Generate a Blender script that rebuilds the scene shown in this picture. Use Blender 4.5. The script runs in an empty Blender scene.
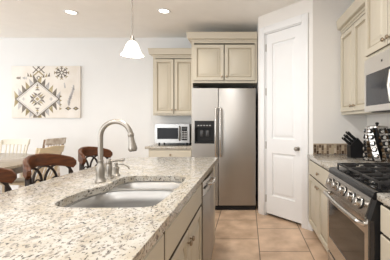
import bpy, bmesh, math, random
from mathutils import Vector, Matrix

random.seed(7)
S = bpy.context.scene
COL = S.collection
PI = math.pi

# ------------------------------------------------------------------ camera
cam_d = bpy.data.cameras.new('camera')
cam = bpy.data.objects.new('camera', cam_d)
COL.objects.link(cam)
cam.location = (0, 0, 1.30)
cam.rotation_euler = (PI / 2, 0, 0)
cam_d.sensor_width = 36
cam_d.lens = 280 / 390 * 36
cam_d.shift_x = -53 / 390
cam_d.shift_y = -8 / 390
cam_d.clip_start = 0.05
S.camera = cam

# ------------------------------------------------------------------ world / exposure
w = bpy.data.worlds.new('daylight'); S.world = w
w.use_nodes = True
bg = w.node_tree.nodes['Background']
bg.inputs[0].default_value = (1.0, 1.0, 1.0, 1)
bg.inputs[1].default_value = 1.2
S.view_settings.view_transform = 'Standard'
S.view_settings.look = 'None'
S.view_settings.gamma = 1
S.view_settings.use_curve_mapping = False
S.view_settings.exposure = 0.19


def area_light(name, loc, rot, sx, sy, power, col=(1, 1, 1)):
    d = bpy.data.lights.new(name, 'AREA')
    d.shape = 'RECTANGLE'; d.size = sx; d.size_y = sy; d.energy = power; d.color = col
    o = bpy.data.objects.new(name, d); COL.objects.link(o)
    o.location = loc; o.rotation_euler = rot
    return o


# daylight through the dining-room windows (left wall) and the living-room windows (rear wall), set in their openings
area_light('dining_window_daylight', (-6.25, 2.2, 1.45), (0, -PI / 2, 0), 1.8, 4.0, 55, (.92, 0.965, 1))
area_light('living_window_daylight', (-4.3, -3.05, 1.35), (PI / 2, 0, 0), 3.0, 2.3, 110, (.92, 0.965, 1))


def downward_light(x, y, power):  # disc lamp added to fill the kitchen, no fixture modelled
    d = bpy.data.lights.new('added_fill_light', 'AREA'); d.shape = 'DISK'; d.size = .17; d.energy = power; d.color = (.99, .99, .985)
    o = bpy.data.objects.new('added_fill_light', d); COL.objects.link(o); o.location = (x, y, 2.785)


# unseen fill lamps added under the ceiling, above the island and behind the camera
for x, y, p in ((-.6, 2.6, 14), (-.5, 1.3, 11), (-.45, -.6, 34), (-1.9, -.6, 20), (-1.9, 1.2, 15)):
    downward_light(x, y, p)

# ------------------------------------------------------------------ materials


def new_mat(name):
    m = bpy.data.materials.new(name); m.use_nodes = True
    nt = m.node_tree
    return m, nt, nt.nodes['Principled BSDF']


def N(nt, t, **kw):
    n = nt.nodes.new(t)
    for k, v in kw.items():
        setattr(n, k, v)
    return n


def ramp(nt, stops, interp='LINEAR'):
    r = N(nt, 'ShaderNodeValToRGB')
    cr = r.color_ramp; cr.interpolation = interp
    while len(cr.elements) < len(stops):
        cr.elements.new(0.5)
    for e, (p, c) in zip(cr.elements, stops):
        e.position = p; e.color = (*c, 1) if len(c) == 3 else c
    return r


def mat(name, col, rough=0.5, metal=0.0, var=0.04, scale=8.0, bump=0.0, stretch=(1, 1, 1), coat=0.0, col2=None, spec=0.5):
    m, nt, b = new_mat(name)
    tc = N(nt, 'ShaderNodeTexCoord'); mp = N(nt, 'ShaderNodeMapping')
    mp.inputs['Scale'].default_value = stretch
    no = N(nt, 'ShaderNodeTexNoise'); no.inputs['Scale'].default_value = scale; no.inputs['Detail'].default_value = 4
    nt.links.new(tc.outputs['Object'], mp.inputs[0]); nt.links.new(mp.outputs[0], no.inputs[0])
    c1 = tuple(max(0, c * (1 - var)) for c in col)
    c2 = col2 if col2 else tuple(min(1, c * (1 + var)) for c in col)
    r = ramp(nt, [(0.3, c1), (0.7, c2)])
    nt.links.new(no.outputs[0], r.inputs[0]); nt.links.new(r.outputs[0], b.inputs['Base Color'])
    b.inputs['Roughness'].default_value = rough; b.inputs['Metallic'].default_value = metal
    b.inputs['Specular IOR Level'].default_value = spec
    if coat:
        b.inputs['Coat Weight'].default_value = coat
    if bump:
        bu = N(nt, 'ShaderNodeBump'); bu.inputs['Strength'].default_value = bump; bu.inputs['Distance'].default_value = 0.004
        nt.links.new(no.outputs[0], bu.inputs['Height']); nt.links.new(bu.outputs[0], b.inputs['Normal'])
    return m


def emat(name, col, strength):
    m, nt, b = new_mat(name)
    b.inputs['Base Color'].default_value = (*col, 1)
    b.inputs['Emission Color'].default_value = (*col, 1)
    b.inputs['Emission Strength'].default_value = strength
    return m


def granite(name, base, dark_amt=1.0):
    m, nt, b = new_mat(name)
    tc = N(nt, 'ShaderNodeTexCoord')
    mp = N(nt, 'ShaderNodeMapping'); mp.inputs['Scale'].default_value = (1.25, .8, 1.0); mp.inputs['Rotation'].default_value = (0, 0, 0.45)
    nt.links.new(tc.outputs['Object'], mp.inputs[0])
    # cloudy ground
    n1 = N(nt, 'ShaderNodeTexNoise'); n1.inputs['Scale'].default_value = 14; n1.inputs['Detail'].default_value = 6
    nt.links.new(mp.outputs[0], n1.inputs[0])
    r1 = ramp(nt, [(0.35, (base[0] * .82, base[1] * .76, base[2] * .66)), (0.6, base)])
    nt.links.new(n1.outputs[0], r1.inputs[0])
    prev = r1.outputs[0]
    for sc, lo, hi, col, dist in ((66, .57, .62, (.31, .275, .235), 0), (74, .605, .63, (.075, .068, .062), 3.1), (50, .63, .67, (.19, .168, .15), 7.7)):
        mq = N(nt, 'ShaderNodeMapping'); mq.inputs['Location'].default_value = (dist, dist * 2, dist)
        nt.links.new(mp.outputs[0], mq.inputs[0])
        n = N(nt, 'ShaderNodeTexNoise'); n.inputs['Scale'].default_value = sc; n.inputs['Detail'].default_value = 2.5
        nt.links.new(mq.outputs[0], n.inputs[0])
        r = ramp(nt, [(lo, (0, 0, 0)), (hi, (dark_amt,) * 3)])
        nt.links.new(n.outputs[0], r.inputs[0])
        mx = N(nt, 'ShaderNodeMix', data_type='RGBA')
        nt.links.new(r.outputs[0], mx.inputs[0]); nt.links.new(prev, mx.inputs[6])
        mx.inputs[7].default_value = (*col, 1)
        prev = mx.outputs[2]
    nt.links.new(prev, b.inputs['Base Color'])
    b.inputs['Roughness'].default_value = 0.16
    return m


def floor_tile():
    m, nt, b = new_mat('beige_floor_tile')
    tc = N(nt, 'ShaderNodeTexCoord'); sp = N(nt, 'ShaderNodeSeparateXYZ'); cb = N(nt, 'ShaderNodeCombineXYZ')
    nt.links.new(tc.outputs['Object'], sp.inputs[0])
    a = N(nt, 'ShaderNodeMath', operation='ADD'); a.inputs[1].default_value = -3.714 + 12.0
    c = N(nt, 'ShaderNodeMath', operation='ADD'); c.inputs[1].default_value = -0.115 + 20 * 0.51
    nt.links.new(sp.outputs[1], a.inputs[0]); nt.links.new(sp.outputs[0], c.inputs[0])
    nt.links.new(a.outputs[0], cb.inputs[0]); nt.links.new(c.outputs[0], cb.inputs[1])
    br = N(nt, 'ShaderNodeTexBrick'); br.offset = 0.5
    br.inputs['Scale'].default_value = 1; br.inputs['Brick Width'].default_value = 0.6; br.inputs['Row Height'].default_value = 0.51
    br.inputs['Mortar Size'].default_value = 0.006; br.inputs['Mortar Smooth'].default_value = 0.3
    br.inputs['Color1'].default_value = (.62, .445, .31, 1); br.inputs['Color2'].default_value = (.70, .515, .37, 1)
    br.inputs['Mortar'].default_value = (.20, .14, .10, 1)
    nt.links.new(cb.outputs[0], br.inputs[0])
    no = N(nt, 'ShaderNodeTexNoise'); no.inputs['Scale'].default_value = 4.5; no.inputs['Detail'].default_value = 7
    nt.links.new(tc.outputs['Object'], no.inputs[0])
    r = ramp(nt, [(0.3, (.72, .67, .62)), (0.7, (1.14, 1.14, 1.14))])
    nt.links.new(no.outputs[0], r.inputs[0])
    mx = N(nt, 'ShaderNodeMix', data_type='RGBA', blend_type='MULTIPLY'); mx.inputs[0].default_value = 1
    nt.links.new(br.outputs['Color'], mx.inputs[6]); nt.links.new(r.outputs[0], mx.inputs[7])
    nt.links.new(mx.outputs[2], b.inputs['Base Color'])
    b.inputs['Roughness'].default_value = 0.38
    bu = N(nt, 'ShaderNodeBump', invert=True); bu.inputs['Distance'].default_value = 0.002; bu.inputs['Strength'].default_value = 0.5
    nt.links.new(br.outputs['Fac'], bu.inputs['Height']); nt.links.new(bu.outputs[0], b.inputs['Normal'])
    return m


def mosaic():
    m, nt, b = new_mat('mosaic_tile')
    tc = N(nt, 'ShaderNodeTexCoord'); sp = N(nt, 'ShaderNodeSeparateXYZ'); cb = N(nt, 'ShaderNodeCombineXYZ')
    nt.links.new(tc.outputs['Object'], sp.inputs[0])
    a = N(nt, 'ShaderNodeMath', operation='ADD')
    nt.links.new(sp.outputs[0], a.inputs[0]); nt.links.new(sp.outputs[1], a.inputs[1])
    nt.links.new(sp.outputs[2], cb.inputs[0]); nt.links.new(a.outputs[0], cb.inputs[1])
    br = N(nt, 'ShaderNodeTexBrick'); br.offset = 0.5
    br.inputs['Scale'].default_value = 1; br.inputs['Brick Width'].default_value = 0.062; br.inputs['Row Height'].default_value = 0.03
    br.inputs['Mortar Size'].default_value = 0.0022; br.inputs['Bias'].default_value = 0.0
    br.inputs['Color1'].default_value = (0, 0, 0, 1); br.inputs['Color2'].default_value = (1, 1, 1, 1); br.inputs['Mortar'].default_value = (.5, .5, .5, 1)
    nt.links.new(cb.outputs[0], br.inputs[0])
    r = ramp(nt, [(0, (.07, .04, .028)), (.3, (.46, .37, .26)), (.45, (.13, .085, .06)), (.62, (.58, .48, .36)), (.74, (.22, .155, .105))], 'CONSTANT')
    nt.links.new(br.outputs['Color'], r.inputs[0])
    mx = N(nt, 'ShaderNodeMix', data_type='RGBA')
    nt.links.new(br.outputs['Fac'], mx.inputs[0]); nt.links.new(r.outputs[0], mx.inputs[6]); mx.inputs[7].default_value = (.42, .35, .26, 1)
    nt.links.new(mx.outputs[2], b.inputs['Base Color'])
    b.inputs['Roughness'].default_value = 0.2
    return m


def wood(name, c1, c2, rough=0.3, stretch=(3, 30, 30), coat=0.2, spec=.5):
    return mat(name, c1, rough, 0, 0.1, 1.6, 0, stretch, coat, c2, spec)


M = {}
M['wall'] = mat('warm_white_wall_paint', (.81, .79, .76), .85, var=.012, scale=3)
M['wallback'] = mat('white_wall_paint', (.79, .80, .80), .85, var=.012, scale=3)
M['wallrear'] = mat('taupe_wall_paint', (.36, .33, .29), .85, var=.012, scale=3)
M['ceiling'] = mat('ceiling_paint', (.90, .885, .85), .9, var=.015, scale=6)
M['trim'] = mat('white_trim_paint', (.82, .825, .83), .4, var=.008)
M['floor'] = floor_tile()
M['cab'] = mat('cream_cabinet_paint', (.555, .505, .405), .42, var=.008, scale=3)
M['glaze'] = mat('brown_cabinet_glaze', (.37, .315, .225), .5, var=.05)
M['gapshade'] = mat('door_gap_shade', (.13, .10, .065), .6, var=.05)  # near-black colour on door edges, stands for the shade in the gaps
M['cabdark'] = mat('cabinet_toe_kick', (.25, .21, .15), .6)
M['granite'] = granite('speckled_granite', (.54, .515, .465))
M['mosaic'] = mosaic()
M['liner'] = mat('tan_stone_liner', (.46, .37, .27), .4)
M['enamel'] = mat('black_enamel', (.010, .010, .011), .14, var=.05, spec=.3)
M['steelw'] = mat('lit_stainless', (.74, .72, .69), .38, 1.0, .02, 4)  # lighter copy of the stainless, light on the front put into its colour
M['paddle'] = mat('dark_grey_plastic', (.05, .05, .052), .3)
M['steel'] = mat('brushed_stainless', (.385, .37, .35), .42, 1.0, .03, 2.0, 0, (300, 300, 2))
M['steelh'] = mat('satin_stainless', (.56, .54, .51), .26, 1.0, .02, 4)
M['steelm'] = mat('grey_stainless', (.30, .295, .285), .3, 1.0, .02, 4)
M['ovenglass'] = mat('oven_glass', (.012, .011, .010), .1, var=.05, spec=.6)
M['sink'] = mat('sink_stainless', (.40, .395, .385), .48, 1.0, .03, 20)
M['nickel'] = mat('brushed_nickel', (.36, .335, .30), .40, 1.0, .03, 12)
M['bronze'] = mat('knob_bronze', (.33, .26, .19), .3, 1.0, .1, 20)
M['black'] = mat('black_plastic', (.014, .014, .015), .4, var=.1, spec=.25)
M['glass'] = mat('black_glass', (.008, .008, .009), .15, var=.05, spec=.10)
M['mwglass'] = mat('smoked_glass', (.035, .036, .04), .14, .0, .05, spec=.35)
M['iron'] = mat('cast_iron', (.028, .027, .027), .5, .2, .15, 40, .2)
M['dark'] = mat('dark_gap', (.03, .026, .022), .8)
M['crest'] = wood('cherry_brown_wood', (.040, .012, .004), (.135, .042, .012), .38, (6, 6, 30), 0, .35)
M['wiron'] = mat('dark_wrought_iron', (.035, .026, .022), .45, .5, .1, 30)
M['cream'] = mat('cream_painted_wood', (.80, .765, .665), .5, var=.03)
M['maple'] = wood('pale_maple_wood', (.66, .54, .36), (.76, .65, .46), .4, (3, 3, 20))
M['worn'] = mat('distressed_white_wood', (.42, .30, .21), .55, 0, .2, 9, .1, (1, 1, 1), 0, (.86, .82, .76))
M['wornd'] = wood('worn_brown_wood', (.20, .12, .075), (.38, .26, .17), .5)
M['table'] = wood('greyed_oak_wood', (.30, .24, .175), (.42, .355, .275), .25, (3, 30, 30))
M['tableapron'] = wood('dark_oak_wood', (.12, .08, .05), (.2, .14, .09), .4)
M['canvas'] = mat('printed_canvas', (.80, .745, .66), .8, 0, .06, 3.5, 0, (1, 1, 1), 0, (.86, .83, .79))
M['canvasedge'] = mat('canvas_edge', (.62, .53, .42), .8)
M['ink'] = mat('charcoal_print', (.13, .105, .085), .8, 0, .35, 14, 0, (1, 1, 1), 0, (.30, .27, .23))
M['olive'] = mat('olive_print', (.36, .29, .14), .8, 0, .3, 12, 0, (1, 1, 1), 0, (.55, .47, .30))
M['greyp'] = mat('grey_blue_print', (.45, .44, .45), .8, 0, .3, 12, 0, (1, 1, 1), 0, (.68, .66, .65))
M['shade'] = emat('frosted_glass_shade', (1, .96, .90), 1.1)
M['lamp'] = emat('lamp_diffuser', (1, .94, .84), 4.0)
M['display'] = emat('clock_display', (.03, .035, .035), .02)
M['button'] = mat('grey_button', (.35, .35, .35), .4)
M['spice'] = mat('spice_in_glass', (.13, .085, .05), .15, 0, .5, 25)
M['lid'] = mat('chrome_lid', (.70, .69, .67), .22, 1.0, .03)
M['toggle'] = mat('white_plastic', (.84, .83, .80), .4, var=.01)

# ------------------------------------------------------------------ mesh helpers
FB = (Vector((1, 0, 0)), Vector((0, 0, 1)), Vector((0, -1, 0)))     # faces the camera (-Y)
FR = (Vector((0, -1, 0)), Vector((0, 0, 1)), Vector((-1, 0, 0)))    # faces -X
FI = (Vector((0, 1, 0)), Vector((0, 0, 1)), Vector((1, 0, 0)))      # faces +X


class Fr:
    """a local frame: origin, right, up, out"""
    def __init__(s, o, ax):
        s.o = Vector(o); s.u, s.v, s.w = ax

    def __call__(s, u, v, w=0.0):
        return s.o + s.u * u + s.v * v + s.w * w


class MB:
    def __init__(s):
        s.bm = bmesh.new()

    def loops(s, loops, cap0=True, cap1=True, closed=False):
        vs = [[s.bm.verts.new(p) for p in lp] for lp in loops]
        n = len(vs[0])
        rng = range(len(vs)) if closed else range(len(vs) - 1)
        for i in rng:
            a, b = vs[i], vs[(i + 1) % len(vs)]
            for k in range(n):
                s.bm.faces.new((a[k], a[(k + 1) % n], b[(k + 1) % n], b[k]))
        if not closed:
            if cap0:
                s.bm.faces.new(vs[0][::-1])
            if cap1:
                s.bm.faces.new(vs[-1])
        return s

    def box(s, x0, x1, y0, y1, z0, z1, bev=0.0, seg=2):
        r = bmesh.ops.create_cube(s.bm, size=1)
        vs = r['verts']
        for v in vs:
            v.co = ((x0 + x1) / 2 + v.co.x * (x1 - x0), (y0 + y1) / 2 + v.co.y * (y1 - y0), (z0 + z1) / 2 + v.co.z * (z1 - z0))
        if bev:
            es = list({e for v in vs for e in v.link_edges})
            bmesh.ops.bevel(s.bm, geom=es, offset=bev, segments=seg, affect='EDGES', profile=0.5)
        return s

    def fbox(s, F, u0, u1, v0, v1, w0, w1, bev=0.0):
        ps = [F(u, v, w) for u in (u0, u1) for v in (v0, v1) for w in (w0, w1)]
        vs = [s.bm.verts.new(p) for p in ps]
        q = [(0, 1, 3, 2), (4, 6, 7, 5), (0, 4, 5, 1), (2, 3, 7, 6), (0, 2, 6, 4), (1, 5, 7, 3)]
        fs = [s.bm.faces.new([vs[i] for i in f]) for f in q]
        if bev:
            es = list({e for v in vs for e in v.link_edges})
            bmesh.ops.bevel(s.bm, geom=es, offset=bev, segments=2, affect='EDGES', profile=0.5)
        return s

    def panel(s, F, u0, u1, v0, v1, prof):
        """rectangular front built from (inset, height) rings"""
        lp = []
        for i, h in prof:
            lp.append([F(u0 + i, v0 + i, h), F(u1 - i, v0 + i, h), F(u1 - i, v1 - i, h), F(u0 + i, v1 - i, h)])
        return s.loops(lp)

    def prism(s, F, pts, w0, w1):
        return s.loops([[F(u, v, w0) for u, v in pts], [F(u, v, w1) for u, v in pts]])

    def tube(s, pts, r, n=10, closed=False):
        pts = [Vector(p) for p in pts]
        m = len(pts)
        rs = r if isinstance(r, (list, tuple)) else [r] * m
        lps = []
        up = None
        for i, p in enumerate(pts):
            if closed:
                t = pts[(i + 1) % m] - pts[i - 1]
            else:
                t = pts[min(i + 1, m - 1)] - pts[max(i - 1, 0)]
            t.normalize()
            if up is None:
                up = Vector((0, 0, 1)) if abs(t.z) < .9 else Vector((1, 0, 0))
            a = up - t * up.dot(t)
            if a.length < 1e-5:
                a = t.orthogonal()
            a.normalize(); up = a
            b = t.cross(a)
            lps.append([p + (a * math.cos(2 * PI * k / n) + b * math.sin(2 * PI * k / n)) * rs[i] for k in range(n)])
        return s.loops(lps, closed=closed)

    def cyl(s, p0, p1, r0, r1=None, n=16):
        return s.tube([p0, p1], [r0, r0 if r1 is None else r1], n)

    def lathe(s, prof, c, axis=(0, 0, 1), n=24, cap=True):
        """prof = (radius, height) pairs along the axis from c"""
        ax = Vector(axis).normalized(); a = ax.orthogonal().normalized(); b = ax.cross(a); c = Vector(c)
        lps = [[c + ax * h + (a * math.cos(2 * PI * k / n) + b * math.sin(2 * PI * k / n)) * max(r, 1e-4) for k in range(n)] for r, h in prof]
        return s.loops(lps, cap, cap)

    def slab(s, outer, holes, z0, z1):
        """flat slab with holes"""
        es = []
        for lp in [outer] + holes:
            vs = [s.bm.verts.new((x, y, z0)) for x, y in lp]
            es += [s.bm.edges.new((vs[i], vs[(i + 1) % len(vs)])) for i in range(len(vs))]
        r = bmesh.ops.triangle_fill(s.bm, use_beauty=True, use_dissolve=False, edges=es)
        fs = [g for g in r['geom'] if isinstance(g, bmesh.types.BMFace)]
        e = bmesh.ops.extrude_face_region(s.bm, geom=fs)
        for v in e['geom']:
            if isinstance(v, bmesh.types.BMVert):
                v.co.z = z1
        return s


def build(name, mb, material, parent=None, smooth=35):
    bmesh.ops.recalc_face_normals(mb.bm, faces=mb.bm.faces[:])
    me = bpy.data.meshes.new(name)
    off = Vector((0, 0, 0))
    o = None
    if parent is not None:
        q = parent
        while q is not None:
            off += Vector(q.location); q = q.parent
        bmesh.ops.translate(mb.bm, verts=mb.bm.verts[:], vec=-off)
    mb.bm.to_mesh(me); mb.bm.free()
    me.materials.append(M[material])
    for p in me.polygons:
        p.use_smooth = True
    me.set_sharp_from_angle(angle=math.radians(smooth))
    o = bpy.data.objects.new(name, me); COL.objects.link(o)
    if parent is not None:
        o.parent = parent
    return o


def tag(o, label, cat, group=None):
    o['label'] = label; o['category'] = cat
    if group:
        o['group'] = group
    return o


def thing(name, loc, label, cat, group=None):
    o = bpy.data.objects.new(name, None); COL.objects.link(o)
    o.empty_display_size = 0.1
    o.location = loc
    return tag(o, label, cat, group)


def struct(name, mb, material):
    o = build(name, mb, material); o['kind'] = 'structure'
    return o


def dup(root, loc, rotz, label):
    r = root.copy(); COL.objects.link(r); r.location = loc; r.rotation_euler = (0, 0, rotz); r['label'] = label
    for ch in list(root.children):
        c = ch.copy(); COL.objects.link(c); c.parent = r
        for g in ch.children:
            d = g.copy(); COL.objects.link(d); d.parent = c
    return r


def arc(c, r, a0, a1, n):
    return [(c[0] + r * math.cos(math.radians(a0 + (a1 - a0) * i / n)), c[1] + r * math.sin(math.radians(a0 + (a1 - a0) * i / n))) for i in range(n + 1)]


def rrect(x0, x1, y0, y1, r, n=5):
    return arc((x1 - r, y1 - r), r, 0, 90, n) + arc((x0 + r, y1 - r), r, 90, 180, n) + arc((x0 + r, y0 + r), r, 180, 270, n) + arc((x1 - r, y0 + r), r, 270, 360, n)


def smooth_poly(pts, it=3):
    for _ in range(it):
        q = []
        for i in range(len(pts)):
            a, b = pts[i], pts[(i + 1) % len(pts)]
            q += [(a[0] * .75 + b[0] * .25, a[1] * .75 + b[1] * .25), (a[0] * .25 + b[0] * .75, a[1] * .25 + b[1] * .75)]
        pts = q
    return pts


# ------------------------------------------------------------------ room shell
CEIL = 2.80
BACKY = 4.98
RX = 1.42
struct('floor', MB().box(-6.4, 1.6, -3.0, 5.2, -0.06, 0), 'floor')
struct('ceiling', MB().box(-6.4, 1.6, -3.0, 5.2, CEIL, CEIL + .06), 'ceiling')
struct('wall_back', MB().box(-6.4, 1.6, BACKY, BACKY + .12, 0, CEIL), 'wallback')
mb = MB()
for y0, y1, z0, z1 in ((-3.0, .2, 0, CEIL), (4.2, 5.1, 0, CEIL), (.2, 4.2, 0, .55), (.2, 4.2, 2.35, CEIL)):
    mb.box(-6.4, -6.28, y0, y1, z0, z1)
struct('wall_left', mb, 'wallback')
mb = MB()
for x0, x1, z0, z1 in ((-6.4, -5.8, 0, CEIL), (-2.8, 1.6, 0, CEIL), (-5.8, -2.8, 0, .2), (-5.8, -2.8, 2.5, CEIL)):
    mb.box(x0, x1, -3.12, -3.0, z0, z1)
struct('wall_rear', mb, 'wallrear')
struct('wall_right', MB().box(RX, RX + .12, -3.0, 5.1, 0, CEIL), 'wall')

# corner pantry: diagonal wall with a door opening
A = Vector((.15, 4.0, 0)); B = Vector((.772, 3.34, 0))
dirn = (B - A).normalized(); L = (B - A).length
nrm = Vector((dirn.y, -dirn.x, 0))
if nrm.y > 0:
    nrm = -nrm
FD = Fr(A, (dirn, Vector((0, 0, 1)), nrm))
D0, D1, DH = .125, .758, 2.53
mb = MB()
mb.fbox(FD, D1, L, 0, CEIL, -.13, 0)
mb.fbox(FD, 0, D0, 0, CEIL, -.13, 0)
mb.fbox(FD, D0, D1, DH, CEIL, -.13, 0)
struct('wall_pantry', mb, 'wall')
# return wall beside the cooking counter (faces the camera) and the pantry side next to the refrigerator
rp = [(B.x, B.y), (RX, B.y), (RX, B.y + .12), (B.x - .02, B.y + .12)]
struct('wall_return', MB().loops([[(x, y, 0) for x, y in rp], [(x, y, CEIL) for x, y in rp]]), 'wall')
struct('wall_alcove', MB().loops([[(x, y, z) for x, y in ((A.x, A.y), (A.x, BACKY), (A.x + .1, BACKY), (A.x + .1, A.y + .1))] for z in (0, CEIL)]), 'wall')

cw = .092
mb = MB()
for a, b, v0, v1 in ((D0 - cw, D0, 0, DH + cw), (D1, D1 + cw, 0, DH + cw), (D0, D1, DH, DH + cw)):
    mb.fbox(FD, a, b, v0, v1, .0, .018, .005)
for a in (D0, D1 - .012):
    mb.fbox(FD, a, a + .012, 0, DH, -.12, .002)
mb.fbox(FD, D0, D1, DH - .012, DH, -.12, .002)
struct('trim_1', mb, 'trim')
mb = MB()
mb.fbox(FD, D1 + cw, L + .014, 0, .105, .0, .015, .004)
struct('baseboard_pantry', mb, 'trim')
struct('baseboard_back', MB().box(-6.4, -1.62, BACKY - .016, BACKY, 0, .105, .004), 'trim')

# pantry door
dr = bpy.data.objects.new('door_1', None); COL.objects.link(dr); dr.location = FD(D0, 0, -.03)
dr['kind'] = 'structure'; dr['label'] = 'tall white two-panel pantry door set in the diagonal corner wall'
d0, d1, dz0, dz1 = D0 + .015, D1 - .015, .038, DH - .016
df = -.012
mb = MB()
pv = [(.29, .88), (1.07, 2.375)]
pu0, pu1 = d0 + .105, d1 - .105
# stiles and rails
mb.fbox(FD, d0, pu0, dz0, dz1, df - .035, df)
mb.fbox(FD, pu1, d1, dz0, dz1, df - .035, df)
for v0, v1 in ((dz0, pv[0][0]), (pv[0][1], pv[1][0]), (pv[1][1], dz1)):
    mb.fbox(FD, pu0, pu1, v0, v1, df - .035, df)
build('door_slab', mb, 'trim', dr)
for v0, v1 in pv:
    mb = MB()
    mb.panel(FD, pu0, pu1, v0, v1, [(0, df - .03), (0, df), (.010, df - .016), (.028, df - .018), (.032, df - .016), (.055, df - .003), (.06, df - .003)])
    build('door_panel', mb, 'trim', dr)
kb = MB()
kc = FD(d1 - .055, .965, df)
kb.lathe([(.026, 0), (.026, .006), (.011, .01), (.010, .034), (.024, .042), (.028, .054), (.022, .066), (.0, .069)], kc, nrm)
build('door_knob', kb, 'nickel', dr)
for hz in (.24, .98, 1.72, 2.33):
    hb = MB()
    hb.cyl(FD(D0 + .014, hz - .05, df + .006), FD(D0 + .014, hz + .05, df + .006), .007, n=10)
    build('hinge', hb, 'nickel', dr)

# mosaic tile strip above the cooking counter
mb = MB()
mb.box(B.x + .005, RX, B.y - .012, B.y, .916, 1.032)
mb.box(RX - .012, RX, .6, B.y - .012, .916, 1.032)
struct('trim_2', mb, 'mosaic')
mb = MB()
mb.box(B.x + .005, RX, B.y - .016, B.y, 1.032, 1.044, .003)
mb.box(RX - .016, RX, .6, B.y - .016, 1.032, 1.044, .003)
struct('trim_3', mb, 'liner')

# ------------------------------------------------------------------ cabinets
RAISED = [(0, 0), (0, .016), (.004, .02), (.050, .02), (.053, .006), (.068, .003), (.072, .003), (.098, .016), (.102, .018)]
FLATF = [(0, 0), (0, .015), (.004, .02)]


def knob(F, u, v, w, parent, m='bronze', r=.016):
    kb = MB().lathe([(.006, 0), (.005, .012), (r * .9, .016), (r, .022), (r * .7, .029), (0, .031)], F(u, v, w), F.w, 14)
    return build('knob', kb, m, parent)


def carcass(F, width, v0, v1, depth, parent, open_top=False, toe=0.0, m='cab', frame=True):
    """panels around an empty box, front at w=0"""
    t = .018
    mb = MB()
    mb.fbox(F, 0, t, v0 + toe, v1, -depth, 0)
    mb.fbox(F, width - t, width, v0 + toe, v1, -depth, 0)
    mb.fbox(F, t, width - t, v0 + toe, v0 + toe + t, -depth, 0)
    mb.fbox(F, t, width - t, v0 + toe + t, v1, -depth, -depth + .008)
    if not open_top:
        mb.fbox(F, t, width - t, v1 - t, v1, -depth + .008, 0)
    build('carcass', mb, m, parent)
    # face frame
    if frame:
      fr = MB()
      fr.fbox(F, 0, .04, v0 + toe, v1, 0, .004)
      fr.fbox(F, width - .04, width, v0 + toe, v1, 0, .004)
      fr.fbox(F, .04, width - .04, v0 + toe, v0 + toe + .04, 0, .004)
      fr.fbox(F, .04, width - .04, v1 - .03, v1, 0, .004)
      build('face_frame', fr, m, parent)
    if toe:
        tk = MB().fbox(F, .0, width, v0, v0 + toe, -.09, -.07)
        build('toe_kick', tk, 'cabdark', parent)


def door(F, u0, u1, v0, v1, w, parent, ku=None, kv=None, prof=RAISED, name='door', m='cab'):
    pm = MB().panel(Fr(F(0, 0, w), (F.u, F.v, F.w)), u0, u1, v0, v1, prof)
    pm.bm.faces.ensure_lookup_table()
    for r_ in ((0, 4) if prof is RAISED else (0,)):      # brown glaze left in the grooves, gap shade painted dark on the edges
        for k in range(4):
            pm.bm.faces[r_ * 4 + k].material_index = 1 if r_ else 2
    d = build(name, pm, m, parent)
    d.data.materials.append(M['glaze']); d.data.materials.append(M['gapshade'])
    if ku is not None:
        knob(F, ku, kv, w + .0195, d)
    return d


CROWN = [(0, .014), (.022, .016), (.024, .046), (.030, .054), (.112, .064), (.120, .068), (.125, .066)]


def crown(x0, x1, y0, y1, z, l, r, f, b, parent):
    lp = []
    for h, d in [(0, 0)] + CROWN:
        lp.append([(x0 - d * l, y0 - d * f, z + h), (x1 + d * r, y0 - d * f, z + h), (x1 + d * r, y1 + d * b, z + h), (x0 - d * l, y1 + d * b, z + h)])
    build('crown_moulding', MB().loops(lp), 'cab', parent)


# --- back wall: wall cabinet over the microwave
UX0, UX1 = -1.575, -.872
F = Fr((UX0, 4.65, 0), FB)
t = thing('wall_cabinet', (UX0, 4.65, 1.41), 'cream two-door wall cabinet above the countertop microwave', 'cabinet')
carcass(F, UX1 - UX0, 1.41, 2.385, .325, t)
W = UX1 - UX0
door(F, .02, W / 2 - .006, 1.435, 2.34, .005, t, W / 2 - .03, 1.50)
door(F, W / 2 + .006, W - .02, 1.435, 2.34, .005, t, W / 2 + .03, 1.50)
crown(UX0, UX1, 4.65, 4.975, 2.385, 1, 0, 1, 0, t)

# --- base cabinet under the microwave
F = Fr((-1.572, 4.435, 0), FB)
W = .70
t = thing('base_cabinet', (-1.572, 4.435, 0), 'cream base cabinet under the countertop microwave beside the refrigerator', 'cabinet')
carcass(F, W, 0, .874, .53, t, toe=.1)
door(F, .02, W - .02, .70, .855, .005, t, W / 2, .785, FLATF, 'drawer')
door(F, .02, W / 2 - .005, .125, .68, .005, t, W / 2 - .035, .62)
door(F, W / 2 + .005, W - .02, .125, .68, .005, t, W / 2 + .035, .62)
tag(build('countertop', MB().box(-1.625, -.872, 4.40, 4.975, .875, .915, .006), 'granite'), 'short granite countertop under the stainless countertop microwave', 'countertop')

# --- cabinet over the refrigerator, with its side panel down to the floor
GX0, GX1 = -.862, .140
F = Fr((GX0, 4.27, 0), FB)
t = thing('refrigerator_cabinet', (GX0, 4.27, 0), 'cream two-door cabinet with crown moulding above the refrigerator', 'cabinet')
W = GX1 - GX0
carcass(F, W, 1.895, 2.53, .70, t)
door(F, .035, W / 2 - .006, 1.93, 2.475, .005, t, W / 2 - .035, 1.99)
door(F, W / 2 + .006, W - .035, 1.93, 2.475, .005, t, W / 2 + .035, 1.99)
build('side_panel', MB().box(GX0, GX0 + .02, 4.27, 4.97, 0, 1.895), 'cab', t)
crown(GX0, GX1, 4.27, 4.97, 2.53, 1, 0, 1, 0, t)

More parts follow.
